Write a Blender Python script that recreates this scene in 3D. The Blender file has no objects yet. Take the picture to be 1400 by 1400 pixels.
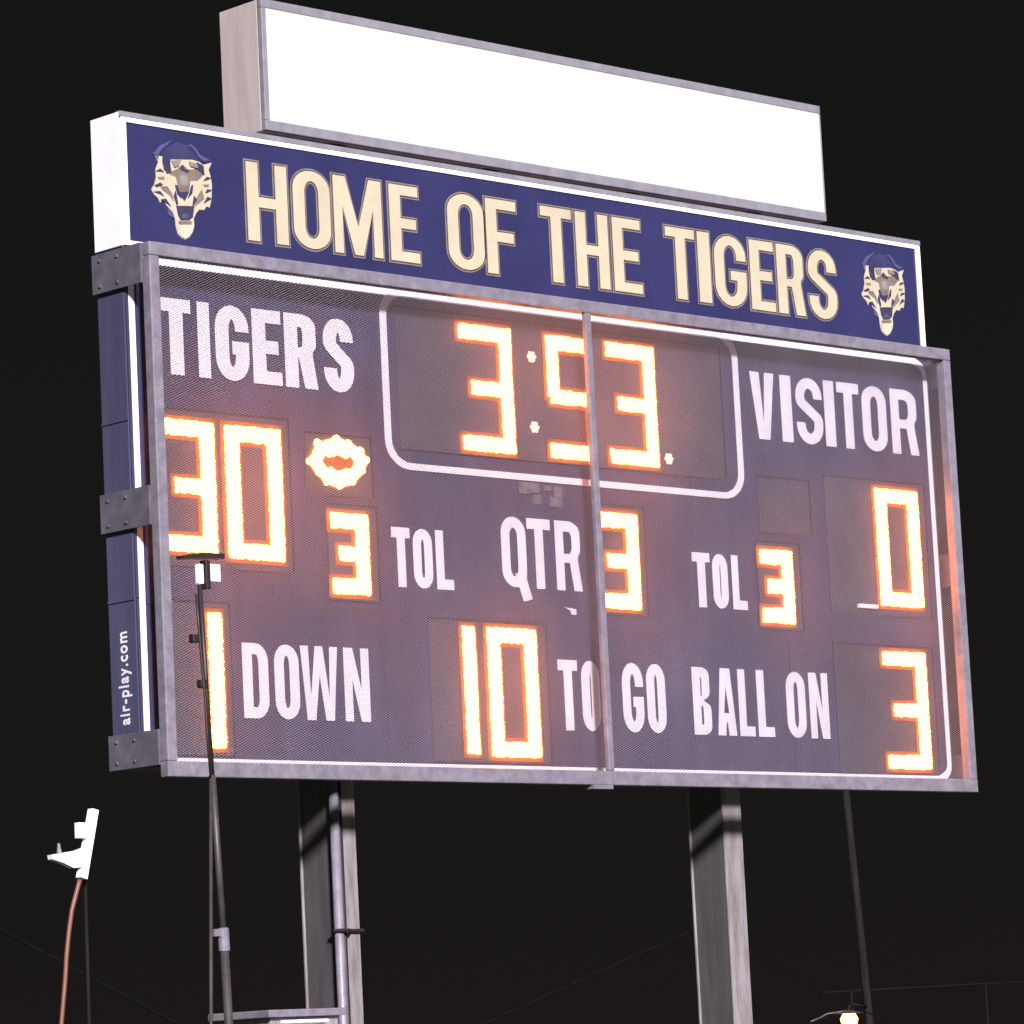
import bpy, math, random
from mathutils import Vector, Matrix
from mathutils.geometry import tessellate_polygon
random.seed(7)
S = bpy.context.scene
COL = S.collection
R = math.radians

# ------------------------------------------------------------------ camera
F = 5500.0                                   # focal length in photo pixels (photo 1400 px square)
CAM = Vector((-12.2405, -15.3694, -1.5787))
YAW, PITCH, ROLL = 0.7673, 0.1391, -0.0496
FW = Vector((math.sin(YAW)*math.cos(PITCH), math.cos(YAW)*math.cos(PITCH), math.sin(PITCH)))
RT0 = Vector((math.cos(YAW), -math.sin(YAW), 0)); UP0 = RT0.cross(FW)
RT = RT0*math.cos(ROLL) + UP0*math.sin(ROLL); UP = UP0*math.cos(ROLL) - RT0*math.sin(ROLL)
cd = bpy.data.cameras.new('camera'); cam = bpy.data.objects.new('camera', cd); COL.objects.link(cam)
cd.sensor_width = 36; cd.lens = F/1400*36; cd.clip_start = 0.5; cd.clip_end = 3000
cam.matrix_world = Matrix(((RT.x, UP.x, -FW.x, CAM.x), (RT.y, UP.y, -FW.y, CAM.y), (RT.z, UP.z, -FW.z, CAM.z), (0, 0, 0, 1)))
S.camera = cam
def P(u, v, Y=0.0):
    "photo pixel -> the point of the vertical plane y = Y that it looks at"
    d = FW + RT*((u-700)/F) - UP*((v-700)/F)
    return CAM + d*((Y-CAM.y)/d.y)

# ------------------------------------------------------------------ sky and floodlight
SUN_AZ, SUN_EL = R(-29), R(26)               # the field floodlights: in front of the board, to its left, high
w = bpy.data.worlds.new('World'); S.world = w; w.use_nodes = True
nt = w.node_tree; bg = nt.nodes['Background']
# night sky: brownish towards the horizon, faintly green-black overhead, the same all round
tc = nt.nodes.new('ShaderNodeTexCoord'); sx = nt.nodes.new('ShaderNodeSeparateXYZ'); rmp = nt.nodes.new('ShaderNodeValToRGB')
nt.links.new(tc.outputs['Generated'], sx.inputs[0]); nt.links.new(sx.outputs[2], rmp.inputs[0]); nt.links.new(rmp.outputs[0], bg.inputs[0])
rmp.color_ramp.elements[0].position = 0.0; rmp.color_ramp.elements[0].color = (1.0, 0.84, 0.78, 1)
rmp.color_ramp.elements[1].position = 0.32; rmp.color_ramp.elements[1].color = (0.60, 0.74, 0.60, 1)
bg.inputs[1].default_value = 0.0054
sl = bpy.data.lights.new('floodlight_sun', 'SUN'); so = bpy.data.objects.new('floodlight_sun', sl); COL.objects.link(so)
sl.energy = 4.6; sl.angle = R(6); sl.color = (1.0, 0.93, 1.0)
ld = Vector((math.sin(SUN_AZ)*math.cos(SUN_EL), -math.cos(SUN_AZ)*math.cos(SUN_EL), math.sin(SUN_EL)))
so.rotation_euler = ld.to_track_quat('Z', 'Y').to_euler(); so.location = (-20, -40, 25)
S.view_settings.view_transform = 'Standard'; S.view_settings.look = 'None'; S.view_settings.gamma = 1
S.view_settings.use_curve_mapping = False; S.view_settings.exposure = 1.0
S.render.engine = 'CYCLES'

# ------------------------------------------------------------------ materials
def mat(name, col, rough=0.6, metal=0.0, vary=0.25, scale=9.0, bump=0.0, bscale=60.0, spec=0.5, streak=False, emit=None, es=0.0, dirt=None):
    m = bpy.data.materials.new(name); m.use_nodes = True; t = m.node_tree; b = t.nodes['Principled BSDF']
    b.inputs['Roughness'].default_value = rough; b.inputs['Metallic'].default_value = metal
    b.inputs['Specular IOR Level'].default_value = spec
    tc = t.nodes.new('ShaderNodeTexCoord')
    mp = t.nodes.new('ShaderNodeMapping'); t.links.new(tc.outputs['Object'], mp.inputs[0])
    if streak: mp.inputs['Scale'].default_value = (3.0, 3.0, 0.35)
    n = t.nodes.new('ShaderNodeTexNoise'); n.inputs['Scale'].default_value = scale; n.inputs['Detail'].default_value = 6; n.inputs['Roughness'].default_value = 0.65
    t.links.new(mp.outputs[0], n.inputs['Vector'])
    cr = t.nodes.new('ShaderNodeValToRGB')
    cr.color_ramp.elements[0].position = 0.3; cr.color_ramp.elements[1].position = 0.72
    c0 = [c*(1-vary) for c in col]; c1 = [min(1, c*(1+vary)) for c in col]
    if dirt: c0 = dirt
    cr.color_ramp.elements[0].color = (*c0, 1); cr.color_ramp.elements[1].color = (*c1, 1)
    t.links.new(n.outputs[0], cr.inputs[0]); t.links.new(cr.outputs[0], b.inputs['Base Color'])
    if bump:
        n2 = t.nodes.new('ShaderNodeTexNoise'); n2.inputs['Scale'].default_value = bscale; n2.inputs['Detail'].default_value = 3
        t.links.new(tc.outputs['Object'], n2.inputs['Vector'])
        bp = t.nodes.new('ShaderNodeBump'); bp.inputs['Strength'].default_value = bump; bp.inputs['Distance'].default_value = 0.01
        t.links.new(n2.outputs[0], bp.inputs['Height']); t.links.new(bp.outputs[0], b.inputs['Normal'])
    if emit:
        b.inputs['Emission Color'].default_value = (*emit, 1); b.inputs['Emission Strength'].default_value = es
    return m
M = {}
M['navy'] = mat('navy_enamel', (0.038, 0.037, 0.080), 0.38, vary=0.3, scale=2.0, streak=True)
M['navy_side'] = mat('sidelit_navy_enamel', (0.058, 0.057, 0.108), 0.5, vary=0.25, scale=2.0, streak=True)  # face navy made lighter, light on the left side put into the colour
M['navy_sign'] = mat('navy_vinyl', (0.026, 0.027, 0.082), 0.22, vary=0.22, scale=1.2, bump=0.35, bscale=2.6)
M['plate'] = mat('grey_module_plate', (0.050, 0.046, 0.066), 0.55, vary=0.25, scale=3)
M['edge_shadow'] = mat('black_edge_shadow', (0.008, 0.008, 0.009), 0.7)
M['galv'] = mat('dull_galvanised_steel', (0.190, 0.174, 0.208), 0.5, metal=0.15, vary=0.28, scale=14, bump=0.15, bscale=90)
M['halo'] = mat('orange_halo_paint', (0.22, 0.080, 0.022), 0.5, spec=0.15)  # orange colour that stands in for the glow around lit diodes
M['arm'] = mat('shaded_bracket_steel', (0.090, 0.083, 0.104), 0.6, vary=0.3, scale=10)  # frame steel made darker, shade on the side-facing arms put into the colour
M['net'] = mat('grey_net_cord', (0.27, 0.235, 0.27), 0.7, vary=0.25, scale=0.9)
M['white'] = mat('white_enamel', (0.84, 0.82, 0.85), 0.4, vary=0.06, scale=3)
M['letter'] = mat('weathered_white_vinyl', (0.74, 0.70, 0.76), 0.55, vary=0.10, scale=5)
M['cream'] = mat('cream_vinyl', (0.43, 0.385, 0.27), 0.45, vary=0.10, scale=5)
M['gold'] = mat('dull_gold_vinyl', (0.20, 0.16, 0.115), 0.5)
M['tan'] = mat('brown_outline_vinyl', (0.055, 0.045, 0.06), 0.5)
M['boxside'] = mat('tan_painted_steel', (0.41, 0.35, 0.33), 0.55, vary=0.16, scale=3.5, streak=True)
M['boxframe'] = mat('grey_aluminium_extrusion', (0.24, 0.23, 0.26), 0.45, metal=0.2, vary=0.2)
M['glow'] = mat('backlit_sign_face', (0.08, 0.08, 0.078), 0.5, vary=0.45, scale=1.3, emit=(1.0, 1.0, 0.94), es=0.46)
M['led'] = mat('amber_led', (0.6, 0.3, 0.1), 0.3, emit=(1.0, 0.25, 0.040), es=12.5)
M['led_dot'] = mat('amber_led_dim', (0.6, 0.4, 0.3), 0.3, emit=(1.0, 0.62, 0.52), es=0.55)
M['fade'] = mat('faded_decal', (0.12, 0.105, 0.13), 0.7, vary=0.45, scale=30)
M['post'] = mat('weathered_steel_post', (0.24, 0.225, 0.24), 0.6, metal=0.1, vary=0.25, scale=7, streak=True, bump=0.2, dirt=(0.125, 0.098, 0.085))
M['web'] = mat('shaded_post_steel', (0.062, 0.058, 0.060), 0.65, vary=0.3, scale=6, streak=True)  # post steel made darker, shade on its left face put into the colour
M['strap'] = mat('black_strap', (0.012, 0.011, 0.012), 0.6)
M['mast'] = mat('dull_aluminium_mast', (0.055, 0.050, 0.050), 0.5, metal=0.2, vary=0.3)
M['darkbody'] = mat('dark_plastic', (0.020, 0.014, 0.013), 0.5)
M['orange'] = mat('orange_cord_jacket', (0.15, 0.058, 0.034), 0.5, vary=0.15)
M['wood'] = mat('dark_pole_timber', (0.013, 0.0115, 0.0115), 0.95, spec=0.08, vary=0.4, scale=8, streak=True)
M['wire'] = mat('dark_wire', (0.006, 0.0055, 0.0055), 0.95, spec=0.05)
M['rail'] = mat('dark_fence_pipe', (0.007, 0.007, 0.0065), 0.9, spec=0.05)
M['lamp'] = mat('lit_lamp_glass', (0.8, 0.6, 0.4), 0.3, emit=(1.0, 0.38, 0.09), es=4)
M['grass'] = mat('night_turf', (0.030, 0.048, 0.016), 0.9, vary=0.5, scale=3, bump=0.5)
M['fur1'] = mat('emblem_lilac', (0.062, 0.066, 0.145), 0.45)
M['fur5'] = mat('emblem_navy', (0.031, 0.032, 0.086), 0.45)
M['fur6'] = mat('emblem_grey', (0.21, 0.185, 0.175), 0.45)
M['fur2'] = mat('emblem_dark', (0.035, 0.033, 0.065), 0.45)
M['fur3'] = mat('emblem_brown', (0.17, 0.13, 0.11), 0.45)
M['fur4'] = mat('emblem_pale', (0.50, 0.44, 0.33), 0.45)

# ------------------------------------------------------------------ mesh helpers
class MB:
    def __init__(s): s.v = []; s.f = []; s.mi = []
    def face(s, pts, mi=0):
        n = len(s.v); s.v += [tuple(p) for p in pts]; s.f.append(tuple(range(n, n+len(pts)))); s.mi.append(mi)
    def box(s, x0, x1, y0, y1, z0, z1, mi=0, bev=0.0):
        if bev <= 0:
            n = len(s.v)
            s.v += [(x, y, z) for z in (z0, z1) for y in (y0, y1) for x in (x0, x1)]
            for q in ((0, 2, 3, 1), (4, 5, 7, 6), (0, 1, 5, 4), (2, 6, 7, 3), (0, 4, 6, 2), (1, 3, 7, 5)):
                s.f.append(tuple(n+i for i in q)); s.mi.append(mi)
            return
        b = min(bev, (x1-x0)/2.2, (y1-y0)/2.2, (z1-z0)/2.2)
        import bmesh
        bm = bmesh.new(); bmesh.ops.create_cube(bm, size=1)
        for v in bm.verts:
            v.co = Vector(((x0+x1)/2+v.co.x*(x1-x0), (y0+y1)/2+v.co.y*(y1-y0), (z0+z1)/2+v.co.z*(z1-z0)))
        bmesh.ops.bevel(bm, geom=list(bm.edges), offset=b, segments=2, affect='EDGES', profile=0.6)
        n = len(s.v); bm.verts.index_update()
        s.v += [tuple(v.co) for v in bm.verts]
        for fc in bm.faces: s.f.append(tuple(n+v.index for v in fc.verts)); s.mi.append(mi)
        bm.free()
    def tube(s, pts, r, n=8, cap=True, mi=0):
        pts = [Vector(p) for p in pts]; rs = r if isinstance(r, (list, tuple)) else [r]*len(pts)
        base = len(s.v)
        for i, p in enumerate(pts):
            t = (pts[min(i+1, len(pts)-1)]-pts[max(i-1, 0)]).normalized()
            a = t.orthogonal().normalized() if abs(t.z) > 0.9 else t.cross(Vector((0, 0, 1))).normalized()
            if abs(t.z) > 0.9: a = (Vector((1, 0, 0))-t*t.x).normalized()
            b = t.cross(a)
            for k in range(n):
                an = 2*math.pi*k/n; s.v.append(tuple(p+a*math.cos(an)*rs[i]+b*math.sin(an)*rs[i]))
        for i in range(len(pts)-1):
            for k in range(n):
                s.f.append((base+i*n+k, base+i*n+(k+1) % n, base+(i+1)*n+(k+1) % n, base+(i+1)*n+k)); s.mi.append(mi)
        if cap:
            s.f.append(tuple(base+k for k in reversed(range(n)))); s.mi.append(mi)
            s.f.append(tuple(base+(len(pts)-1)*n+k for k in range(n))); s.mi.append(mi)
    def poly(s, contours, y, thick, mi=0):
        "flat piece in the xz plane: first contour outside, others holes; front at y, back at y+thick"
        cs = [[Vector((x, y, z)) for x, z in c] for c in contours]
        n = len(s.v); flat = [p for c in cs for p in c]; s.v += [tuple(p) for p in flat]
        s.v += [(p.x, p.y+thick, p.z) for p in flat]
        for tr in tessellate_polygon(cs):
            a, b, c = (flat[i] for i in tr)
            if (b-a).cross(c-a).y > 0: tr = (tr[0], tr[2], tr[1])
            s.f.append(tuple(n+i for i in tr)); s.mi.append(mi)
        k = n; L = len(flat)
        for c in contours:
            m = len(c)
            for i in range(m):
                j = (i+1) % m; s.f.append((k+i, k+j, k+j+L, k+i+L)); s.mi.append(mi)
            k += m
    def dome(s, x, y, z, r, h, n=6):
        b = len(s.v)
        for k in range(n): an = 2*math.pi*k/n; s.v.append((x+r*math.cos(an), y, z+r*math.sin(an)))
        for k in range(n): an = 2*math.pi*k/n; s.v.append((x+.72*r*math.cos(an), y-.7*h, z+.72*r*math.sin(an)))
        s.v.append((x, y-h, z))
        for k in range(n):
            j = (k+1) % n
            s.f.append((b+k, b+j, b+n+j, b+n+k)); s.mi.append(0); s.f.append((b+n+k, b+n+j, b+2*n)); s.mi.append(0)
    def build(s, name, m, parent=None, smooth=False):
        me = bpy.data.meshes.new(name); me.from_pydata(s.v, [], s.f); me.update()
        for x in (m if isinstance(m, list) else [m]): me.materials.append(M[x])
        for p, i in zip(me.polygons, s.mi): p.material_index = i
        if smooth:
            for p in me.polygons: p.use_smooth = True
        o = bpy.data.objects.new(name, me); COL.objects.link(o)
        if parent: 
            o.parent = parent
            o.matrix_parent_inverse = parent.matrix_world.inverted()
        return o
def tag(o, label, cat, group=None, kind=None):
    o['label'] = label; o['category'] = cat
    if group: o['group'] = group
    if kind: o['kind'] = kind
    return o
def thing(name, label, cat, loc=(0, 0, 0), group=None):
    o = bpy.data.objects.new(name, None); COL.objects.link(o); o.location = loc; o.empty_display_size = 0.2
    o.matrix_world = Matrix.Translation(loc)
    return tag(o, label, cat, group)
def box(name, x0, x1, y0, y1, z0, z1, m, parent=None, bev=0.0):
    b = MB(); b.box(x0, x1, y0, y1, z0, z1, bev=bev); return b.build(name, m, parent)

# ------------------------------------------------------------------ the place: sizes in metres
W, H, HS, D, ST = 6.10, 2.584, 0.691, 0.2257, 0.1854
ZG = CAM.z-1.6                                # the field: the photographer's eye is 1.6 m above it

def ground():
    b = MB(); n = 24; L = 400.0
    g = [[(-L+2*L*i/n, -L+2*L*j/n) for i in range(n+1)] for j in range(n+1)]
    for j in range(n):
        for i in range(n):
            b.face([(*g[j][i], ZG), (*g[j][i+1], ZG), (*g[j+1][i+1], ZG), (*g[j+1][i], ZG)])
    o = b.build('ground', 'grass'); o['kind'] = 'structure'; o['label'] = 'dark grass field below the scoreboard'
ground()

# ------------------------------------------------------------------ block lettering
def arc(cx, cz, rx, rz, a0, a1, n=7):
    return [(cx+rx*math.cos(R(a0+(a1-a0)*i/n)), cz+rz*math.sin(R(a0+(a1-a0)*i/n))) for i in range(n+1)]
def rr(x0, x1, z0, z1, rx, rz, bl=1, br=1, tr=1, tl=1):
    c = []
    c += arc(x0+rx, z0+rz, rx, rz, 180, 270) if bl else [(x0, z0)]
    c += arc(x1-rx, z0+rz, rx, rz, 270, 360) if br else [(x1, z0)]
    c += arc(x1-rx, z1-rz, rx, rz, 0, 90) if tr else [(x1, z1)]
    c += arc(x0+rx, z1-rz, rx, rz, 90, 180) if tl else [(x0, z1)]
    return dedupe(c)
def dedupe(c):
    o = []
    for p in c:
        if not o or math.hypot(p[0]-o[-1][0], p[1]-o[-1][1]) > 1e-5: o.append(p)
    if math.hypot(o[0][0]-o[-1][0], o[0][1]-o[-1][1]) < 1e-5: o.pop()
    return o
def stroke(path, tx, tz):
    q = [(x/tx, z/tz) for x, z in path]; Lft, Rgt = [], []
    for i, p in enumerate(q):
        def nrm(a, b):
            dx, dz = b[0]-a[0], b[1]-a[1]; l = math.hypot(dx, dz) or 1; return (-dz/l, dx/l)
        if i == 0: n = nrm(q[0], q[1]); k = 1
        elif i == len(q)-1: n = nrm(q[-2], q[-1]); k = 1
        else:
            n1, n2 = nrm(q[i-1], p), nrm(p, q[i+1]); n = (n1[0]+n2[0], n1[1]+n2[1]); l = math.hypot(*n) or 1
            n = (n[0]/l, n[1]/l); k = 1/max(0.5, n[0]*n1[0]+n[1]*n1[1])
        Lft.append(((p[0]+n[0]*.5*k)*tx, (p[1]+n[1]*.5*k)*tz)); Rgt.append(((p[0]-n[0]*.5*k)*tx, (p[1]-n[1]*.5*k)*tz))
    return dedupe(Lft+Rgt[::-1])
def glyph(c, w, h, tx, tz):
    m = h/2; rx, rz = w*.5, min(h*.24, w*.75)
    irx, irz = max(.012, rx-tx), max(.012, rz-tz*.7)
    if c == 'I': return [[(0, 0), (w, 0), (w, h), (0, h)]]
    if c == 'H': return [[(0, 0), (tx, 0), (tx, m-tz/2), (w-tx, m-tz/2), (w-tx, 0), (w, 0), (w, h), (w-tx, h), (w-tx, m+tz/2), (tx, m+tz/2), (tx, h), (0, h)]]
    if c == 'E': return [[(0, 0), (w, 0), (w, tz), (tx, tz), (tx, m-tz/2), (w*.9, m-tz/2), (w*.9, m+tz/2), (tx, m+tz/2), (tx, h-tz), (w, h-tz), (w, h), (0, h)]]
    if c == 'F': return [[(0, 0), (tx, 0), (tx, m-tz/2), (w*.9, m-tz/2), (w*.9, m+tz/2), (tx, m+tz/2), (tx, h-tz), (w, h-tz), (w, h), (0, h)]]
    if c == 'L': return [[(0, 0), (w, 0), (w, tz), (tx, tz), (tx, h), (0, h)]]
    if c == 'T': return [[((w-tx)/2, 0), ((w+tx)/2, 0), ((w+tx)/2, h-tz), (w, h-tz), (w, h), (0, h), (0, h-tz), ((w-tx)/2, h-tz)]]
    if c == 'V': return [[(w/2-tx*.62, 0), (w/2+tx*.62, 0), (w, h), (w-tx*1.05, h), (w/2, h*.24), (tx*1.05, h), (0, h)]]
    if c == 'A': return [[(0, 0), (tx, 0), (tx+w*.06, h*.2), (w-tx-w*.06, h*.2), (w-tx, 0), (w, 0), (w/2+tx*.62, h), (w/2-tx*.62, h)],
                         [(w*.5-w*.14, h*.2+tz*.9), (w*.5+w*.14, h*.2+tz*.9), (w*.5, h*.74)]]
    if c == 'W':
        q = w/4
        return [[(q-tx*.5, 0), (q+tx*.5, 0), (w/2, h*.62), (3*q-tx*.5, 0), (3*q+tx*.5, 0), (w, h), (w-tx*.95, h), (3*q, h*.30), (w/2+tx*.45, h), (w/2-tx*.45, h), (q, h*.30), (tx*.95, h), (0, h)]]
    if c == 'M': return [[(0, 0), (tx*.85, 0), (tx*.85, h*.62), (w/2-tx*.42, 0), (w/2+tx*.42, 0), (w-tx*.85, h*.62), (w-tx*.85, 0), (w, 0), (w, h), (w-tx*1.2, h), (w/2, h*.36), (tx*1.2, h), (0, h)]]
    if c == 'N': return [[(0, 0), (tx*.88, 0), (tx*.88, h*.58), (w-tx, 0), (w, 0), (w, h), (w-tx*.88, h), (w-tx*.88, h*.42), (tx, h), (0, h)]]
    if c in 'OQ': return [rr(0, w, 0, h, rx, rz), rr(tx, w-tx, tz, h-tz, irx, irz)[::-1]]
    if c == 'D': return [rr(0, w, 0, h, rx, rz, bl=0, tl=0), rr(tx, w-tx, tz, h-tz, max(.012, irx*.8), irz, bl=0, tl=0)[::-1]]
    if c == 'B':
        e = w*.42; o = [(0, 0)]+arc(w-e, h*.14, e, h*.14, -90, 0, 5)+arc(w-e, m*.98-h*.12, e, h*.12, 0, 80, 5)
        o += arc(w*.95-e, m*1.04+h*.12, e, h*.12, -80, 0, 5)+arc(w*.95-e, h-h*.13, e, h*.13, 0, 90, 5)+[(0, h)]
        e2 = max(.01, e-tx*.5)
        return [dedupe(o), rr(tx, w-tx, tz, m-tz/2, min(e2, .3*(w-2*tx)), .02, bl=0, tl=0)[::-1], rr(tx, w*.95-tx, m+tz/2, h-tz, min(e2, .3*(w-2*tx)), .02, bl=0, tl=0)[::-1]]
    if c == 'R':
        zl = h*.40; e = w*.46
        o = [(0, 0), (tx, 0), (tx, zl), (w*.98-tx*1.35, zl), (w-tx, 0), (w, 0), (w*.86, zl+h*.04)]
        o += arc(w*.97-e, zl+h*.20, e, h*.15, -38, 0, 4)+arc(w*.97-e, h-h*.17, e, h*.17, 0, 90, 6)+[(0, h)]
        return [dedupe(o), rr(tx, w*.97-tx, zl+tz*.85, h-tz, .38*(w*.97-2*tx), .045, bl=0, tl=0)[::-1]]
    if c == 'S':
        a, b = tx/2, w-tx/2; cx = w/2; rxx = (b-a)/2; rzz = min(h*.2, rz)
        p = [(b, h*.69)]+arc(cx, h-tz/2-rzz, rxx, rzz, 0, 180, 10)+[(a, h*.68)]+arc(cx, h*.68, rxx, h*.12, 180, 235, 4)
        p += arc(cx, h*.34, rxx, h*.12, 55, 0, 4)+[(b, h*.30)]+arc(cx, tz/2+rzz, rxx, rzz, 0, -180, 10)+[(a, h*.32)]
        return [stroke(dedupe(p), tx, tz)]
    if c == 'G':
        a, b = tx/2, w-tx/2; cx = w/2; rxx = (b-a)/2; rzz = min(h*.22, rz)
        p = [(b, h*.66)]+arc(cx, h-tz/2-rzz, rxx, rzz, 0, 180, 10)+arc(cx, tz/2+rzz, rxx, rzz, 180, 360, 10)+[(b, h*.44), (w*.5, h*.44)]
        return [stroke(dedupe(p), tx, tz)]
def area(c): return sum(c[i][0]*c[(i+1) % len(c)][1]-c[(i+1) % len(c)][0]*c[i][1] for i in range(len(c)))/2
def grow(c, d):
    "move a contour outwards (seen from its own material) by d"
    o = []; n = len(c); sg = 1 if area(c) > 0 else -1
    for i in range(n):
        a, b, e = c[i-1], c[i], c[(i+1) % n]
        def nr(p, q):
            l = math.hypot(q[0]-p[0], q[1]-p[1]) or 1; return ((q[1]-p[1])/l*sg, -(q[0]-p[0])/l*sg)
        n1, n2 = nr(a, b), nr(b, e); m = (n1[0]+n2[0], n1[1]+n2[1]); l = math.hypot(*m) or 1; m = (m[0]/l, m[1]/l)
        k = d/max(.6, m[0]*n1[0]+m[1]*n1[1]); o.append((b[0]+m[0]*k, b[1]+m[1]*k))
    return o
def word(spec, Y, tx, tz, m, parent, outline=None, inset=.008):
    "spec: (letter, left px, right px, top px, bottom px) as read off the photograph; one common height and base line per word"
    rows = []
    for c, ul, ur, vt, vb in spec:
        lean = 0.042*(vb-vt)/2
        a = P(ul+lean*0, (vt+vb)/2, Y); b = P(ur, (vt+vb)/2, Y); um = (ul+ur)/2
        rows.append((c, a.x+inset, b.x-inset, P(um, vt, Y).z, P(um, vb, Y).z))
    zt = sum(r[3] for r in rows)/len(rows); zb = sum(r[4] for r in rows)/len(rows)
    for c, x0, x1, _, _ in rows:
        t = min(tx, (x1-x0)*.46) if c != 'I' else tx
        if c in 'MW': t = tx*.9
        cs = glyph(c, x1-x0, zt-zb, t, tz)
        if area(cs[0]) < 0: cs[0] = cs[0][::-1]
        b = MB(); off = [[(x+x0, z+zb) for x, z in k] for k in cs]
        b.poly(off, Y, .0025)
        if c == 'Q':
            q = [(x0+.095, zb+.075), (x0+.165, zb+.075), (x1+.030, zb-.060), (x1-.035, zb-.075)]; q = q if area(q) > 0 else q[::-1]; b.poly([q], Y-.0015, .004)
        o = b.build('letter', m, parent)
        if outline:
            b = MB(); b.poly([grow(k, outline[0]) if i == 0 else grow(k, -outline[0]) for i, k in enumerate(off)], Y+.0028, .002)
            b.build('letter_outline', outline[1], o)
            b = MB(); b.poly([grow(k, .0135) if i == 0 else grow(k, -.0135) for i, k in enumerate(off)], Y+.0036, .002); b.build('letter_edge', 'gold', o)

def cr(ox, oy, s, rows): return [(c, ox+a/s, ox+b/s, oy+t/s, oy+d/s) for c, a, b, t, d in rows]

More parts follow.
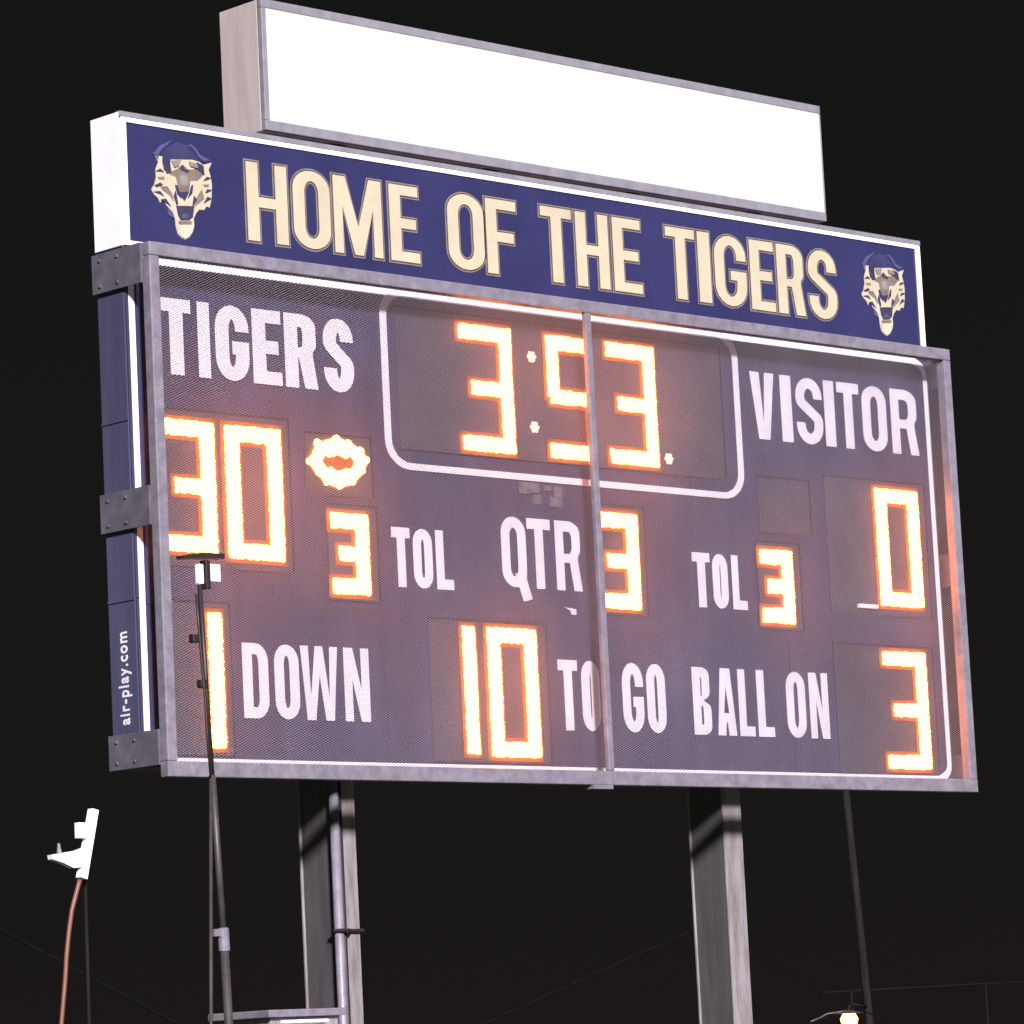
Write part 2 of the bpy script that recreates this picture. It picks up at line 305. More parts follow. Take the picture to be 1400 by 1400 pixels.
# ------------------------------------------------------------------ the scoreboard
def scoreboard():
    t = thing('scoreboard', 'navy football scoreboard with amber digits and white TIGERS and VISITOR captions', 'scoreboard', (W/2, D/2, 0))
    box('cabinet', 0, W, .012, D, 0, H, 'navy_side', t, .006)
    # face panels: two rows, seams as narrow recesses
    zs = [0.0, .828, H]; xs = [[0, 1.62, 3.20, 4.72, W], [0, 2.235, 3.98, W]]
    for r in range(2):
        for i in range(len(xs[r])-1):
            g = .0025
            box('face_panel', xs[r][i]+g, xs[r][i+1]-g, 0, .0115, zs[r]+g, zs[r+1]-g, 'navy', t, .002)
    box('seam_strip', .06, W-.06, -.006, -.0005, .800, .850, 'navy', t, .002)
    # side seams
    for z in (.828, 1.72):
        box('side_seam_strip', -.005, -.0005, .01, D-.004, z-.007, z+.007, 'navy_side', t)
    # white border line with round corners
    b = MB(); x0, x1, z0, z1 = .018, W-.018, .002, 2.556; lw = .044
    b.poly([rr(x0, x1, z0, z1, .16, .10), rr(x0+lw*.8, x1-lw*.8, z0+lw, z1-lw, .12, .07)[::-1]], -.0035, .003)
    b.build('border_line', 'white', t)
    # clock outline (open to the border line at the top)
    cl = P(525.5, 510).x; crx = P(1007, 560).x; cb = (P(650, 644).z+P(860, 668).z)/2
    lw = .046; b = MB(); zt_ = 2.556
    b.poly([rr(cl-lw/2, crx+lw/2, cb-.018, zt_, .17, .15), rr(cl+lw/2, crx-lw/2, cb+.018, zt_-.040, .13, .12)[::-1]], -.009, .0045); b.build('clock_outline', 'letter', t)
    # captions
    Y = -.009
    word(cr(120, 340, 3.3333, [('T', 332, 477, 233, 577), ('I', 497, 562, 245, 583), ('G', 577, 740, 262, 605), ('E', 746, 887, 275, 615), ('R', 893, 1050, 300, 632), ('S', 1070, 1216, 318, 658)]), Y, .088, .068, 'letter', t)
    word(cr(900, 460, 3.1818, [('V', 400, 512, 157, 447), ('I', 530, 585, 170, 455), ('S', 597, 718, 183, 470), ('I', 720, 772, 196, 475), ('T', 778, 880, 205, 487), ('O', 885, 997, 213, 500), ('R', 1010, 1132, 232, 515)]), Y, .074, .062, 'letter', t)
    word([('T', 535, 563, 722, 803), ('O', 564, 593, 723, 804), ('L', 595, 621, 725, 806)], Y, .056, .055, 'letter', t)
    word([('Q', 684.5, 721, 706, 803), ('T', 720.5, 755, 710, 805), ('R', 758.5, 796, 713, 807)], Y, .062, .058, 'letter', t)
    word(cr(900, 460, 3.1818, [('T', 147, 232, 940, 1176), ('O', 234, 308, 946, 1185), ('L', 318, 388, 955, 1188)]), Y, .062, .052, 'letter', t)
    word(cr(120, 720, 3.3333, [('D', 703, 830, 530, 870), ('O', 848, 970, 535, 880), ('W', 968, 1148, 545, 885), ('N', 1165, 1290, 558, 888)]), Y, .062, .056, 'letter', t)
    word(cr(500, 760, 3.3333, [('T', 877, 974, 475, 790), ('O', 982, 1072, 478, 800), ('G', 1167, 1272, 490, 806), ('O', 1278, 1372, 492, 810)]), Y, .062, .058, 'letter', t)
    word(cr(920, 760, 3.1818, [('B', 84, 170, 485, 775), ('A', 187, 277, 490, 780), ('L', 283, 357, 495, 783), ('L', 364, 442, 498, 786), ('O', 492, 582, 502, 795), ('N', 592, 682, 510, 797)]), Y, .062, .056, 'letter', t)

    # lamp-digit modules
    def module(u0, v0, u1, v1, name='digit_panel'):
        a, c = P(u0, v0), P(u1, v1)
        p = box(name, a.x, c.x, -.0105, -.0065, c.z, a.z, 'plate', t)
        g = .009; b = MB(); x0, x1, z0, z1 = a.x, c.x, c.z, a.z
        b.box(x0, x1+g, -.0165, -.0066, z1, z1+g); b.box(x1, x1+g, -.016, -.0066, z0, z1)
        b.build('edge_shadow', 'edge_shadow', p); return p  # dark strips drawn in as shadow lines along the top and right edges
    LED = .0125; cnt = [0]
    def seg(p, x0, x1, z0, z1, name='lit_segment'):
        pitch = .0212; b = MB()
        nx = max(1, round((x1-x0-2*LED)/pitch)); nz = max(1, round((z1-z0-2*LED)/pitch))
        for i in range(nx+1):
            for j in range(nz+1):
                x = x0+LED+(x1-x0-2*LED)*i/nx; z = z0+LED+(z1-z0-2*LED)*j/nz
                if 0 < i < nx and 0 < j < nz: continue
                b.dome(x+random.uniform(-.003, .003), -.019, z+random.uniform(-.003, .003), LED*random.uniform(1.1, 1.3), .014)
        # the moulded lens bar that the diodes sit in
        e = .008; b.box(x0+e, x1-e, -.031, -.0106, z0+e, z1-e, bev=.012)
        g = MB(); w_ = .023; g.box(x0-w_, x1+w_, -.0122-.00025*(cnt[0] % 13), -.0107, z0-w_, z1+w_, bev=.0004); cnt[0] += 1  # orange rim added around each lit bar as its painted halo
        o = b.build(name, 'led', p); g.build('painted_halo', 'halo', p); return o
    def digit(p, ch, u0, v0, u1, v1, sx=.085, sz=.080, sr=None):
        sr = sr or sx; a, c = P(u0, v0, -.025), P(u1, v1, -.025); x0, x1, z0, z1 = a.x, c.x, c.z, a.z; m = (z0+z1)/2; w = x1-x0
        on = {'0': 'abcdef', '1': 'bc', '3': 'abgcd', '5': 'afgcd'}[ch]
        k = -.002
        if 'a' in on: seg(p, x0, x1, z1-sz, z1)
        if 'd' in on: seg(p, x0, x1, z0, z0+sz)
        if 'g' in on: seg(p, x0+w*.20 if ch == '3' else x0+.02, x1-sr-k, m-sz*.47, m+sz*.47)
        zb0 = z0+(sz+k if 'd' in on else 0); zt1 = z1-(sz+k if 'a' in on else 0)
        if 'b' in on: seg(p, x1-sr, x1, m+k, zt1)
        if 'c' in on: seg(p, x1-sr, x1, zb0, m-k)
        if 'f' in on: seg(p, x0, x0+sx, m+k, zt1)
        if 'e' in on: seg(p, x0, x0+sx, zb0, m-k)
    # clock
    p = module(537, 420, 990, 656, 'clock_panel')
    digit(p, '3', 627, 441, 706, 621); digit(p, '5', 746, 457, 816, 631, sx=.085, sr=.036); digit(p, '3', 828, 467, 902, 639)
    for u, v in ((726.5, 488), (731, 584), (914.5, 627.5)):
        q = P(u, v, -.012); b = MB()
        for i in range(7):
            an = math.pi*i/3; r = .022 if i < 6 else 0
            b.dome(q.x+r*math.cos(an), -.0108, q.z+r*math.sin(an), .013, .012)
        b.build('colon_lamp', 'led_dot', p)
    p = module(214, 558, 399, 784); digit(p, '3', 223, 571, 299, 757, sx=.090); digit(p, '0', 307, 580, 391, 768, sx=.092)
    p = module(1124, 651, 1271, 846); digit(p, '0', 1196, 667, 1264, 831, sx=.095)
    q0, q1 = P(1170, 826), P(1196, 833); box('loose_strip', q0.x, q1.x, -.03, -.0107, q1.z, q0.z, 'white', p)
    p = module(445, 690, 517, 824); digit(p, '3', 452, 700, 508, 814, sx=.088, sz=.080)
    p = module(811, 690, 884, 843); digit(p, '3', 817, 699, 878, 834, sx=.088, sz=.082)
    p = module(1032, 741, 1096, 863); digit(p, '3', 1039, 750, 1088.5, 853, sx=.088, sz=.085)
    p = module(229, 822, 318, 1034); digit(p, '1', 236, 834, 310.5, 1023, sx=.088)
    p = module(583, 846, 752, 1045); digit(p, '1', 592, 853, 657.5, 1031, sx=.088); digit(p, '0', 666, 857, 741.5, 1036, sx=.090)
    p = module(1137, 880, 1282, 1060); digit(p, '3', 1207, 890, 1275, 1052, sx=.092)
    module(1033, 652, 1107, 733, 'indicator_panel')
    # possession indicator: an uneven oval ring of diodes
    p = module(414, 592, 507, 682, 'indicator_panel')
    b = MB(); o = P(460.5, 634)
    ring = [(1000, 970), (1040, 890), (1085, 885), (1125, 865), (1180, 890), (1235, 925), (1262, 965), (1245, 1015), (1200, 1065), (1140, 1085), (1080, 1065), (1040, 1020)]
    pts = [P(120+a/3.3333, 340+c/3.3333) for a, c in ring]
    for i in range(len(pts)):
        a, c = pts[i], pts[(i+1) % len(pts)]
        b.dome(a.x, -.0108, a.z-(.006 if i == 3 else 0), (.018, .026, .018, .026, .022, .024, .020, .016, .018, .018, .018, .016)[i], .018, 8)
        for k in range(4):
            q = a.lerp(c, k/4)
            for f in (.96, .86, .76, .66, .56, .46):
                if f < .6 and abs(q.x-o.x) > abs(q.z-o.z)*1.5: continue
                b.dome(o.x+(q.x-o.x)*f+random.uniform(-.002, .002), -.0108, o.z+(q.z-o.z)*f+random.uniform(-.002, .002), .0155, .016)
    b.build('lit_possession_ring', 'led', p)
    b = MB(); k = [(o.x+(q.x-o.x)*1.13, o.z+(q.z-o.z)*1.16) for q in pts]; b.poly([k if area(k) > 0 else k[::-1]], -.0112, .0006); b.build('painted_halo', 'halo', p)  # painted orange halo around the lit ring
    # worn maker's decals below the clock and beside the quarter caption
    b = MB()
    for u0, v0, u1, v1 in ((708, 659, 736, 677), (726, 674, 738, 690), (742, 664, 752, 672), (755, 665, 768, 681), (750, 680, 767, 694)):
        a, c = P(u0, v0), P(u1, v1); b.box(a.x, c.x, -.0098, -.0065, c.z, a.z)
    b.build('worn_decal', 'fade', t)
    a, c = P(769, 830), P(787, 841); b = MB()
    b.poly([[(a.x, a.z), (a.x+.05, a.z-.016), (a.x+.06, c.z), (c.x, c.z), (c.x, a.z-.008)]], -.0078, .001); b.build('paint_chip', 'letter', t)
    # maker's web address along the left side of the cabinet, reading upwards
    cu = bpy.data.curves.new('txt', 'FONT'); cu.body = 'air-play.com'; cu.size = 1; cu.extrude = .004; cu.offset = .018; cu.resolution_u = 3; cu.space_character = 1.16
    to = bpy.data.objects.new('txt', cu); COL.objects.link(to); bpy.context.view_layer.update()
    me = bpy.data.meshes.new_from_object(to); bpy.data.objects.remove(to)
    xs_ = [v.co.x for v in me.vertices]; L = max(xs_)-min(xs_)
    za, zb = P(178, 991, .1).z, P(178, 864, .1).z; sc = (zb-za)/L
    mo = bpy.data.objects.new('maker_lettering', me); COL.objects.link(mo); me.materials.append(M['letter'])
    for v in me.vertices:
        x, y, z = v.co
        v.co = (-.0015-z*.2, .085+y*sc*1.35, za+(x-min(xs_))*sc)     # baseline towards the back edge, reading up
    mo.parent = t; mo.matrix_parent_inverse = t.matrix_world.inverted()
scoreboard()

# ------------------------------------------------------------------ header sign
def header():
    z0, z1 = H+.003, H+HS
    t = thing('header_sign', 'navy header sign reading HOME OF THE TIGERS with two tiger heads', 'sign', (W/2, D/2, z0))
    box('cabinet', .004, W-.004, .022, D, z0, z1-.004, 'galv', t, .004)
    box('end_cap', -.006, .003, .004, D-.002, z0+.004, z1-.006, 'white', t, .003)
    box('end_cap', W-.003, W+.006, .004, D-.002, z0+.004, z1-.006, 'white', t, .003)
    xs = [.03, 1.66, 3.02, 4.48, W-.03]
    for i in range(4): box('face_panel', xs[i]+.0015, xs[i+1]-.0015, .006, .021, z0+.03, z1-.05, 'navy_sign', t, .002)
    b = MB(); b.box(0, W, -.004, .0215, z1-.026, z1); b.build('top_rail', 'boxframe', t)
    for nm, x0, x1, a, c in (('trim_strip', .012, W-.012, z1-.052, z1-.0275), ('trim_strip', .012, W-.012, z0+.008, z0+.032)):
        box(nm, x0, x1, -.002, .0205, a, c, 'white', t, .002)
    for x in (.012, W-.042): box('trim_strip', x, x+.03, -.0035, .0205, z0+.033, z1-.053, 'white', t, .002)
    a = P(1259, 346, .1); box('latch', W+.0065, W+.04, .06, .10, a.z-.03, a.z+.03, 'white', t, .006)
    Y = .0005
    s1 = cr(100, 0, 3.5, [('H', 828, 1030, 770, 1160), ('O', 1050, 1235, 822, 1192)])
    s2 = cr(480, 150, 3.5, [('M', -85, 152, 345, 700), ('E', 182, 328, 362, 720), ('O', 460, 640, 400, 768), ('F', 645, 797, 440, 785), ('T', 908, 1062, 467, 828), ('H', 1075, 1237, 495, 852), ('E', 1252, 1392, 530, 868)])
    s3 = cr(860, 120, 2.9167, [('T', 147, 268, 555, 840), ('I', 274, 328, 572, 857), ('G', 340, 470, 590, 868), ('E', 482, 582, 615, 885), ('R', 590, 702, 635, 906), ('S', 715, 830, 655, 922)])
    word(s1+s2[:2], Y, .078, .054, 'cream', t, (.0075, 'tan'), .007); word(s2[2:4], Y, .078, .054, 'cream', t, (.0075, 'tan'), .007)
    word(s2[4:], Y, .078, .054, 'cream', t, (.0075, 'tan'), .007); word(s3, Y, .078, .054, 'cream', t, (.0075, 'tan'), .007)
    # the tiger heads: printed shapes, one over the other
    base = [(250, 330), (282, 400), (252, 480), (258, 560), (240, 640), (208, 690), (240, 745), (280, 780), (302, 832), (335, 805), (372, 862), (405, 905), (440, 935), (462, 1005), (470, 1090), (490, 1160), (530, 1205), (570, 1225), (612, 1205), (650, 1150), (668, 1080), (662, 1000), (690, 940), (722, 905), (770, 912), (800, 870), (830, 887), (852, 790), (855, 640), (842, 560), (820, 480), (852, 408), (760, 430), (720, 400), (640, 372), (520, 372), (415, 372), (350, 420), (330, 340)]
    shapes = [('cream', base),
              ('fur1', [(215, 290), (240, 300), (300, 225), (430, 165), (380, 215), (318, 265), (285, 320), (285, 390), (258, 340)]),
              ('fur1', [(580, 225), (640, 212), (690, 260), (735, 330), (800, 362), (842, 385), (770, 390), (715, 350), (665, 270), (630, 235)]),
              ('fur5', [(330, 300), (390, 235), (470, 190), (570, 215), (640, 290), (715, 385), (640, 375), (415, 372), (400, 520), (345, 490), (325, 400)]),
              ('fur2', [(690, 400), (765, 440), (778, 545), (700, 510), (665, 470)]),
              ('fur3', [(490, 470), (540, 425), (600, 480), (690, 480), (760, 540), (700, 600), (625, 600), (615, 700), (600, 740), (560, 822), (510, 740), (490, 660), (470, 560), (400, 530), (430, 500)]),
              ('fur2', [(505, 470), (545, 430), (570, 480), (620, 490), (600, 520), (540, 500)]), ('fur2', [(345, 440), (410, 420), (425, 520), (370, 525)]),
              ('fur6', [(515, 545), (590, 545), (600, 640), (570, 660), (520, 640)]),
              ('fur2', [(500, 720), (610, 715), (590, 770), (560, 815), (530, 770)]),
              ('fur3', [(275, 560), (340, 555), (350, 585), (290, 585)]), ('fur3', [(300, 655), (380, 660), (430, 740), (450, 830), (400, 750), (330, 700)]),
              ('fur3', [(760, 640), (825, 640), (815, 665), (770, 665)]), ('fur3', [(700, 760), (745, 690), (770, 790), (700, 850), (665, 880)]),
              ('fur2', [(470, 865), (665, 870), (650, 985), (610, 1020), (520, 1020), (490, 960)]),
              ('fur1', [(540, 950), (590, 950), (610, 1000), (530, 1000)]), ('fur3', [(495, 1030), (640, 1030), (630, 1065), (505, 1065)]),
              ('fur4', [(480, 1068), (660, 1068), (648, 1140), (610, 1195), (570, 1215), (530, 1195), (495, 1140)]),
              ('fur1', [(375, 870), (430, 930), (455, 1005), (380, 960)]),
              ('fur5', [(250, 500), (300, 470), (345, 510), (300, 500)]), ('fur5', [(235, 650), (300, 620), (330, 640), (270, 665)]),
              ('fur5', [(225, 715), (300, 710), (345, 770), (300, 740)]), ('fur5', [(300, 800), (360, 790), (420, 880), (370, 840)]),
              ('fur5', [(845, 570), (790, 560), (760, 600), (800, 590)]), ('fur5', [(852, 700), (800, 690), (775, 730), (810, 720)]),
              ('fur5', [(848, 790), (800, 770), (760, 840), (800, 815)]), ('fur5', [(455, 640), (480, 650), (530, 790), (480, 740)]),
              ('fur5', [(650, 640), (625, 660), (590, 790), (640, 730)]), ('fur6', [(415, 385), (520, 380), (500, 440), (450, 460)]),
              ('fur6', [(600, 395), (690, 420), (700, 470), (620, 450)]), ('fur5', [(460, 700), (440, 760), (470, 850), (490, 850)]),
              ('fur5', [(655, 760), (690, 800), (650, 870), (640, 850)])]
    names = ['cream', 'fur1', 'fur2', 'fur3', 'fur4', 'fur5', 'fur6']
    b = MB(); pts = lambda c: [(lambda q: (q.x, q.z))(P(180+x/7.78, 170+z/7.78, .004)) for x, z in c]
    for i, (m, c) in enumerate(shapes):
        k = pts(c); k = k if area(k) > 0 else k[::-1]
        b.poly([k], .0047-.00022*i, .0004, names.index(m))
    e = b.build('tiger_emblem', names, t)
    e2 = e.copy(); COL.objects.link(e2)
    ca, cb = P(249, 260, .004), P(1208, 403, .004); e2.location = e.location+Vector((cb.x-ca.x, 0, 0))
header()

# ------------------------------------------------------------------ backlit advertising box
def lightbox():
    x0, x1, z0, z1, d = .961, 5.271, 3.303, 3.9995, .3386
    t = thing('light_box_sign', 'blank glowing white light box mounted above the navy header sign', 'sign', ((x0+x1)/2, d/2, z0))
    box('cabinet', x0, x1, .035, d, z0, z1, 'boxside', t, .006)
    box('lit_face', x0+.030, x1-.006, .008, .034, z0+.052, z1-.045, 'glow', t)
    for a in ((x0, x1, z1-.046, z1), (x0, x1, z0, z0+.053)): box('frame_rail', a[0], a[1], 0, .0345, a[2], a[3], 'boxframe', t, .004)
    for a in ((x0, x0+.032), (x1-.006, x1)): box('frame_stile', a[0], a[1], .001, .0342, z0+.0535, z1-.0465, 'boxframe', t, .004)
    for x in (1.5, 2.6, 3.7, 4.7): box('foot', x-.05, x+.05, .05, .20, H+HS+.001, z0-.001, 'strap', t)
lightbox()

# ------------------------------------------------------------------ protective net screen in front
def screen():
    x0, x1, z0, z1 = .012, 6.095, -.064, 2.581; y0, y1 = -ST, -ST+.062; tw = .078
    t = thing('protective_screen', 'grey steel frame with fine net standing in front of the scoreboard', 'screen', (W/2, y1, z0))
    box('top_tube', x0, x1, y0, y1, z1-.068, z1, 'galv', t, .006); box('bottom_tube', x0, x1, y0, y1, z0, z0+.076, 'galv', t, .006)
    for x in (x0, x1-tw*.8): box('side_tube', x, x+tw*.8, y0+.001, y1-.001, z0+.0765, z1-.0685, 'galv', t, .006)
    box('middle_tube', 3.033, 3.076, y0+.001, y0+.032, z0+.0765, z1-.0685, 'galv', t, .006)
    box('joint_plate', 2.90, 3.05, y0-.006, y0+.05, z0-.022, z0-.0005, 'galv', t)
    # bracket arms reaching back along the cabinet sides
    for s in (0, 1):
        for za, zb in ((2.375, 2.575), (1.17, 1.365), (-.005, .168)):
            xa = -.020 if s == 0 else W+.0065
            b = MB(); b.box(xa, xa+.0135, y1-.03, D+.01, za, zb, bev=.002); 
            ar = b.build('bracket_arm', 'arm', t)
            for yb in (.03, .17):
                for zz in (za+.035, zb-.035):
                    b = MB(); xo = xa-.007 if s == 0 else xa+.0136
                    b.box(xo, xo+.0068, yb-.008, yb+.008, zz-.008, zz+.008, bev=.003); b.build('bolt', 'arm', ar)
    # the net: two families of slanting cords
    X0, X1, Z0, Z1 = x0+.03, x1-.03, z0+.05, z1-.05; yn = -ST+.03; sl = .47; b = MB(); r = .0026
    for fam, step, rad in ((1, .0125, .00118), (-1, .0125, .00096)):
        k = Z0-(X1-X0)*sl
        while k < Z1+(X1-X0)*sl:
            # z = k + fam*sl*(x-X0)
            pts = []
            for x in (X0, X1):
                pts.append((x, k+fam*sl*(x-X0)))
            (xa, za), (xb, zb) = pts
            def clip(xa, za, xb, zb):
                ts = [0, 1]
                for lim, sgn in ((Z0, 1), (Z1, -1)):
                    fa, fb = (za-lim)*sgn, (zb-lim)*sgn
                    if fa < 0 and fb < 0: return None
                    if fa < 0: ts[0] = max(ts[0], fa/(fa-fb))
                    elif fb < 0: ts[1] = min(ts[1], fa/(fa-fb))
                return ts if ts[0] < ts[1] else None
            ts = clip(xa, za, xb, zb)
            if ts:
                xs_, xe_ = xa+(xb-xa)*ts[0], xa+(xb-xa)*ts[1]
                gx = [xs_]+[X0+.38*i for i in range(1, 16) if xs_+.01 < X0+.38*i < xe_-.01]+[xe_]
                q = [(x, yn+.003*fam+.007*math.sin(x*2.1+1.0), za+(zb-za)*(x-xa)/(xb-xa)) for x in gx]
                b.tube(q, rad, n=3, cap=False)
            k += step
    o = b.build('net', 'net', t); o['kind'] = 'stuff'
screen()

# ------------------------------------------------------------------ steel posts
def post(ur, label, conduit=False):
    yF = D+.014; yB = yF+.270; xr = P(ur, 1250, yF).x; fw = .150; x0 = xr-fw; zt = 3.300
    t = thing('steel_post', label, 'post', (xr-fw/2, (yF+yB)/2, ZG), 'posts carrying the scoreboard')
    box('front_flange', x0, xr, yF, yF+.012, ZG, zt, 'post', t, .002); box('back_flange', x0-.007, xr, yB-.012, yB, ZG, zt, 'post', t, .002)
    box('web', x0+.004, x0+.014, yF+.0125, yB-.0125, ZG, zt, 'web', t)
    if conduit:
        xc = x0-.016
        b = MB(); b.tube([(xc, yF-.0285, ZG), (xc, yF-.0285, -.002)], .025, n=14); b.build('conduit', 'galv', t, True)
        b = MB(); b.tube([(x0+.026, yF-.0165, ZG), (x0+.026, yF-.0165, -.002)], .016, n=10); b.build('cable_or_shadow_tube', 'strap', t, True)  # dark tube added in place of the conduit's shadow on the flange
        for z in (-.80, -2.0):
            b = MB(); b.tube([(xc-.02, yF+.002, z), (xc-.03, yF-.03, z), (xc-.012, yF-.06, z), (xc+.02, yF-.058, z), (x0+.05, yF-.038, z), (x0+.075, yF-.011, z), (xr+.011, yF-.011, z), (xr+.011, yF+.02, z)], .011, n=6)
            b.build('strap', 'strap', t)
post(491, 'steel beam post with a conduit pipe strapped to it, under the TIGERS half', True)
post(1021, 'plain steel beam post under the VISITOR half of the scoreboard')

# ------------------------------------------------------------------ tall camera mast in front of the board
def ground_hit(a, b):
    d = b-a; return a+d*((ZG-a.z)/d.z)
def mast():
    Y = -2.4; top = P(273, 800, Y); mid = P(290, 1060, Y); low = P(311, 1400, Y); foot = ground_hit(mid, low); k = P(306, 1285, Y)
    t = thing('camera_mast', 'thin dull aluminium mast with a collar rising in front of the scoreboard', 'mast', foot)
    b = MB(); b.tube([foot, k], .0185, n=10); b.build('lower_section', 'mast', t, True)
    b = MB(); b.tube([k, mid], .0145, n=10); b.build('middle_section', 'mast', t, True)
    b = MB(); b.tube([mid, top], .0105, n=8); b.build('upper_section', 'darkbody', t, True)
    dr = (k-foot).normalized()
    b = MB(); b.tube([k-dr*.05, k-dr*.045, k+dr*.045, k+dr*.05], [.018, .024, .024, .018], n=12); b.box(k.x-.055, k.x-.02, k.y-.01, k.y+.01, k.z+.015, k.z+.045); b.build('collar', 'galv', t)
    # stay leg that leaves the mast below the board
    a = P(288, 1062, Y); l = P(262, 1400, Y); lf = ground_hit(a, l)+Vector((-.2, -.6, 0))
    b = MB(); b.tube([lf, a], [.010, .007], n=8); b.build('stay_leg', 'mast', t, True)
    b = MB(); pts = [P(268, 812, Y-.02), P(272, 860, Y-.02), P(276, 905, Y-.02), P(281, 960, Y-.02), P(283, 1000, Y-.02), P(288, 1060, Y-.02)]
    b.tube(pts, .006, n=6); b.build('cable', 'darkbody', t, True)
    for u, v in ((266, 873), (277, 935)):
        q = P(u, v, Y); b = MB(); b.box(q.x-.02, q.x+.02, q.y-.016, q.y+.016, q.z-.018, q.z+.018, bev=.006); b.build('clip', 'darkbody', t)
    # head
    q = P(273, 762, Y)
    h = thing('mast_camera', 'small dark camera platform with two white housings on top of the mast', 'camera', q)
    a0, a1 = P(246, 764, Y), P(302, 756, Y)
    b = MB(); d = (a1-a0); n = Vector((-d.z, 0, d.x)).normalized()*.018
    b.poly([[(a0.x, a0.z), (a1.x, a1.z-.026), (a1.x, a1.z-.006), (a0.x+d.x*.45, a0.z+d.z*.45+.014), (a0.x, a0.z+.012)]], Y-.025, .05); b.build('platform', 'darkbody', h)
    for u0, v0, u1, v1 in ((268, 771, 277, 799), (285, 771, 300, 796)):
        a, c = P(u0, v0, Y), P(u1, v1, Y); b = MB(); b.box(a.x, c.x, Y-.012, Y+.012, c.z, a.z, bev=.006); b.build('housing', 'white', h)
    a, c = P(277, 766, Y), P(285, 806, Y); box('bracket', a.x, c.x, Y-.02, Y+.02, c.z, a.z, 'darkbody', h, .004)
mast()

# ------------------------------------------------------------------ white panel on a thin pole, with an orange cord
def panel():
    Y = -6.0
    a, c = P(127, 1107, Y), P(111, 1201, Y); d = (a-c); L = d.length; ux = d.normalized(); foot = P(118, 1420, Y); foot.z = ZG
    t = thing('panel_antenna', 'white flat panel with a side bracket on a thin dark pole left of the mast', 'antenna', foot)
    b = MB(); hw = .0125
    side = Vector((ux.z, 0, -ux.x))
    def slab(p0, p1, w, y0, y1, m, name, bev=0):
        u = (p1-p0).normalized(); s = Vector((u.z, 0, -u.x))*w
        b = MB(); k = [(p0-s), (p0+s), (p1+s*.9), (p1-s*.9)]
        b.poly([[(q.x, q.z) for q in k]], y0, y1-y0); b.face([(q.x, y1, q.z) for q in reversed(k)])
        return b.build(name, m, t)
    slab(c, a, .0125, Y-.014, Y+.010, 'white', 'panel')
    slab(P(111, 1125, Y), P(111, 1146, Y), .017, Y-.010, Y+.010, 'white', 'clamp')
    # tapering arm
    k = [P(68, 1169, Y), P(103, 1163, Y), P(116, 1158, Y), P(112, 1185, Y), P(98, 1187, Y), P(84, 1180, Y), P(69, 1175, Y)]
    b = MB(); b.poly([[(q.x, q.z) for q in k]][::1], Y-.012, .024); b.face([(q.x, Y+.012, q.z) for q in k]); b.build('bracket', 'white', t)
    b = MB(); b.tube([P(81, 1166, Y), P(80, 1153, Y)], [.008, .004], n=8); b.build('wing_bolt', 'galv', t)
    b = MB(); b.tube([foot, P(119, 1300, Y), P(116, 1190, Y+.03)], .0055, n=8); b.build('pole', 'wood', t, True)
    o = MB(); pts = [(109, 1203), (104, 1222), (98, 1245), (94, 1275), (91, 1305), (89, 1340), (86, 1375), (83, 1410), (80, 1450)]
    q = [P(u, v, Y-.02) for u, v in pts]; e = q[-1].copy(); e.z = ZG+.008; e.x += .03; q += [e]
    # smooth the cord
    qq = []
    for i in range(len(q)-1):
        for k in range(3): qq.append(q[i].lerp(q[i+1], k/3))
    qq.append(q[-1])
    o.tube(qq, .0072, n=8); tag(o.build('extension_cord', 'orange', None, True), 'orange cord hanging down from the white panel', 'cord')
panel()

# ------------------------------------------------------------------ box at the foot of the left post
def kit():
    Y = -1.0
    a, c = P(368, 1384, Y), P(474, 1374, Y); x0, x1, zt = a.x, c.x, (a.z+c.z)/2
    t = thing('equipment_box', 'grey metal box with white front rails before the conduit post', 'box', ((x0+x1)/2, Y+.2, ZG))
    box('lid', x0, x1, Y, Y+.45, zt-.035, zt, 'galv', t, .006)
    box('body', x0+.03, x1-.03, Y+.03, Y+.42, ZG, zt-.036, 'post', t, .006)
    q = P(386, 1390, Y-.02); q1 = P(447, 1386, Y-.02)
    box('front_rail', q.x, q1.x, Y-.03, Y-.004, zt-.064, zt-.050, 'white', t, .003)
    box('front_panel', x0+.03, x1+.10, Y-.04, Y+.028, ZG+.4, zt-.085, 'white', t, .006)
kit()

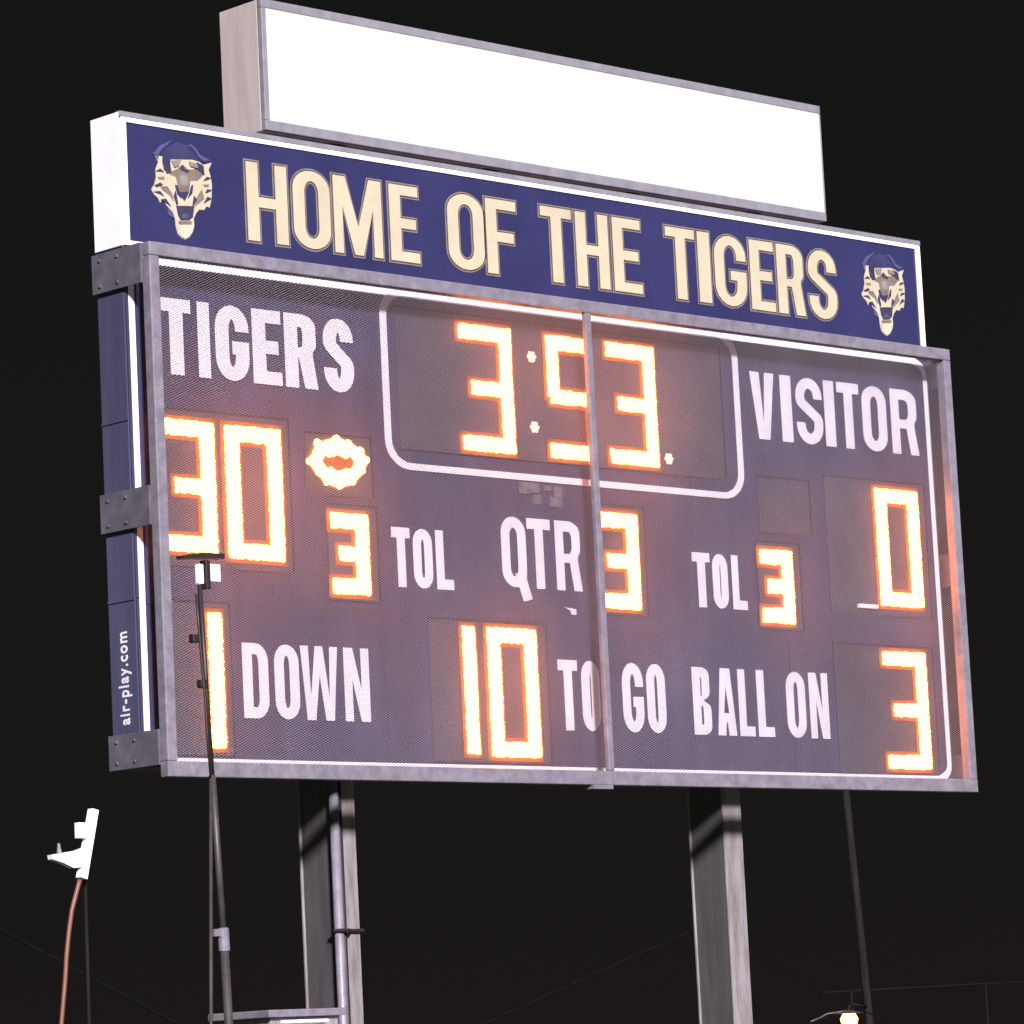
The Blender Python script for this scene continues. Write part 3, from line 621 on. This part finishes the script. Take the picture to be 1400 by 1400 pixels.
# ------------------------------------------------------------------ far things
def far():
    Y = 11.0
    a, m = P(1152, 1040, Y), P(1186, 1372, Y); f = ground_hit(a, m); top = a+(a-m).normalized()*.9
    t = thing('utility_pole', 'dim leaning pole standing behind the scoreboard', 'pole', f)
    b = MB(); b.tube([f, m, top], [.055, .042, .034], n=10); b.build('shaft', 'wood', t, True)
    b = MB(); b.tube([top-Vector((.05, .05, .1)), top+Vector((.0, .0, .02))], [.05, .05], n=8); b.build('cap', 'wood', t)
    q = P(1161, 1393, Y-.15); g = P(1187, 1388, Y-.05)
    l = thing('yard_lamp', 'glowing orange lamp on a short arm beside the leaning pole', 'lamp', q)
    b = MB(); n = 10
    b.tube([q+Vector((0, 0, -.085)), q+Vector((0, 0, -.06)), q, q+Vector((0, 0, .05)), q+Vector((0, 0, .07))], [.03, .072, .088, .062, .025], n=14); b.build('bulb', 'lamp', l, True)
    b = MB(); b.tube([q+Vector((0, 0, .050)), q+Vector((0, 0, .075)), q+Vector((0, 0, .085))], [.15, .06, .02], n=14, cap=False); b.build('shade', 'mast', l, True)
    b = MB(); b.tube([q+Vector((0, 0, .071)), q+Vector((0, 0, .10)), q+Vector((.06, .02, .14)), P(1186, 1376, Y)], .014, n=8); b.build('arm', 'wood', l, True)
    b = MB(); b.tube([P(1108, 1397, Y), P(1120, 1392, Y), P(1131, 1386, Y), P(1145, 1384, Y-.1), q+Vector((-.02, 0, .08))], .010, n=6); b.build('cable_or_shadow_tube', 'mast', l, True)
    # fence
    Yf = 24.0; r0, r1 = P(1125, 1357, Yf), P(1440, 1341, Yf); p1 = P(1347, 1345, Yf)
    t = thing('pipe_fence', 'dim pipe fence with a thin top rail far behind the scoreboard', 'fence', (p1.x, Yf, ZG))
    b = MB(); b.tube([r0, p1, r1], .015, n=6); b.build('top_rail', 'rail', t, True)
    xs = [p1.x-3.05, p1.x-6.1, p1.x, p1.x+3.05]
    for x in xs:
        z = r0.z+(r1.z-r0.z)*(x-r0.x)/(r1.x-r0.x)
        if x < r0.x: continue
        b = MB(); b.tube([(x, Yf, ZG), (x, Yf, z-.010)], .020, n=6); b.build('fence_post', 'rail', t, True)
    # slack cables
    def cable(pts, Yc, r, label, toground=True):
        q = [P(u, v, Yc) for u, v in pts]
        if toground: q.append(ground_hit(q[-2], q[-1]))
        b = MB(); b.tube(q, r, n=6); tag(b.build('stay_cable', 'wire', None, True), label, 'cable', 'dark cables behind the scoreboard')
    Yb = D+.014+.270+.012
    cable([(962, 1264), (900, 1293), (820, 1328), (745, 1362)], Yb, .0042, 'dark cable slanting down from the plain post towards the conduit post')
    cable([(975, 1280), (1040, 1312), (1090, 1337), (1135, 1359)], Yb+.03, .0042, 'dark cable slanting down from the plain post towards the leaning pole')
    q = [P(-140, 1190, -4.0), P(0, 1271, -4.0), P(110, 1329, -4.0), P(235, 1396, -4.0)]; q.append(ground_hit(q[-2], q[-1]))
    b = MB(); b.tube(q, .0040, n=6); tag(b.build('stay_cable', 'wire', None, True), 'dark cable slanting down behind the orange cord', 'cable', 'dark cables behind the scoreboard')
far()
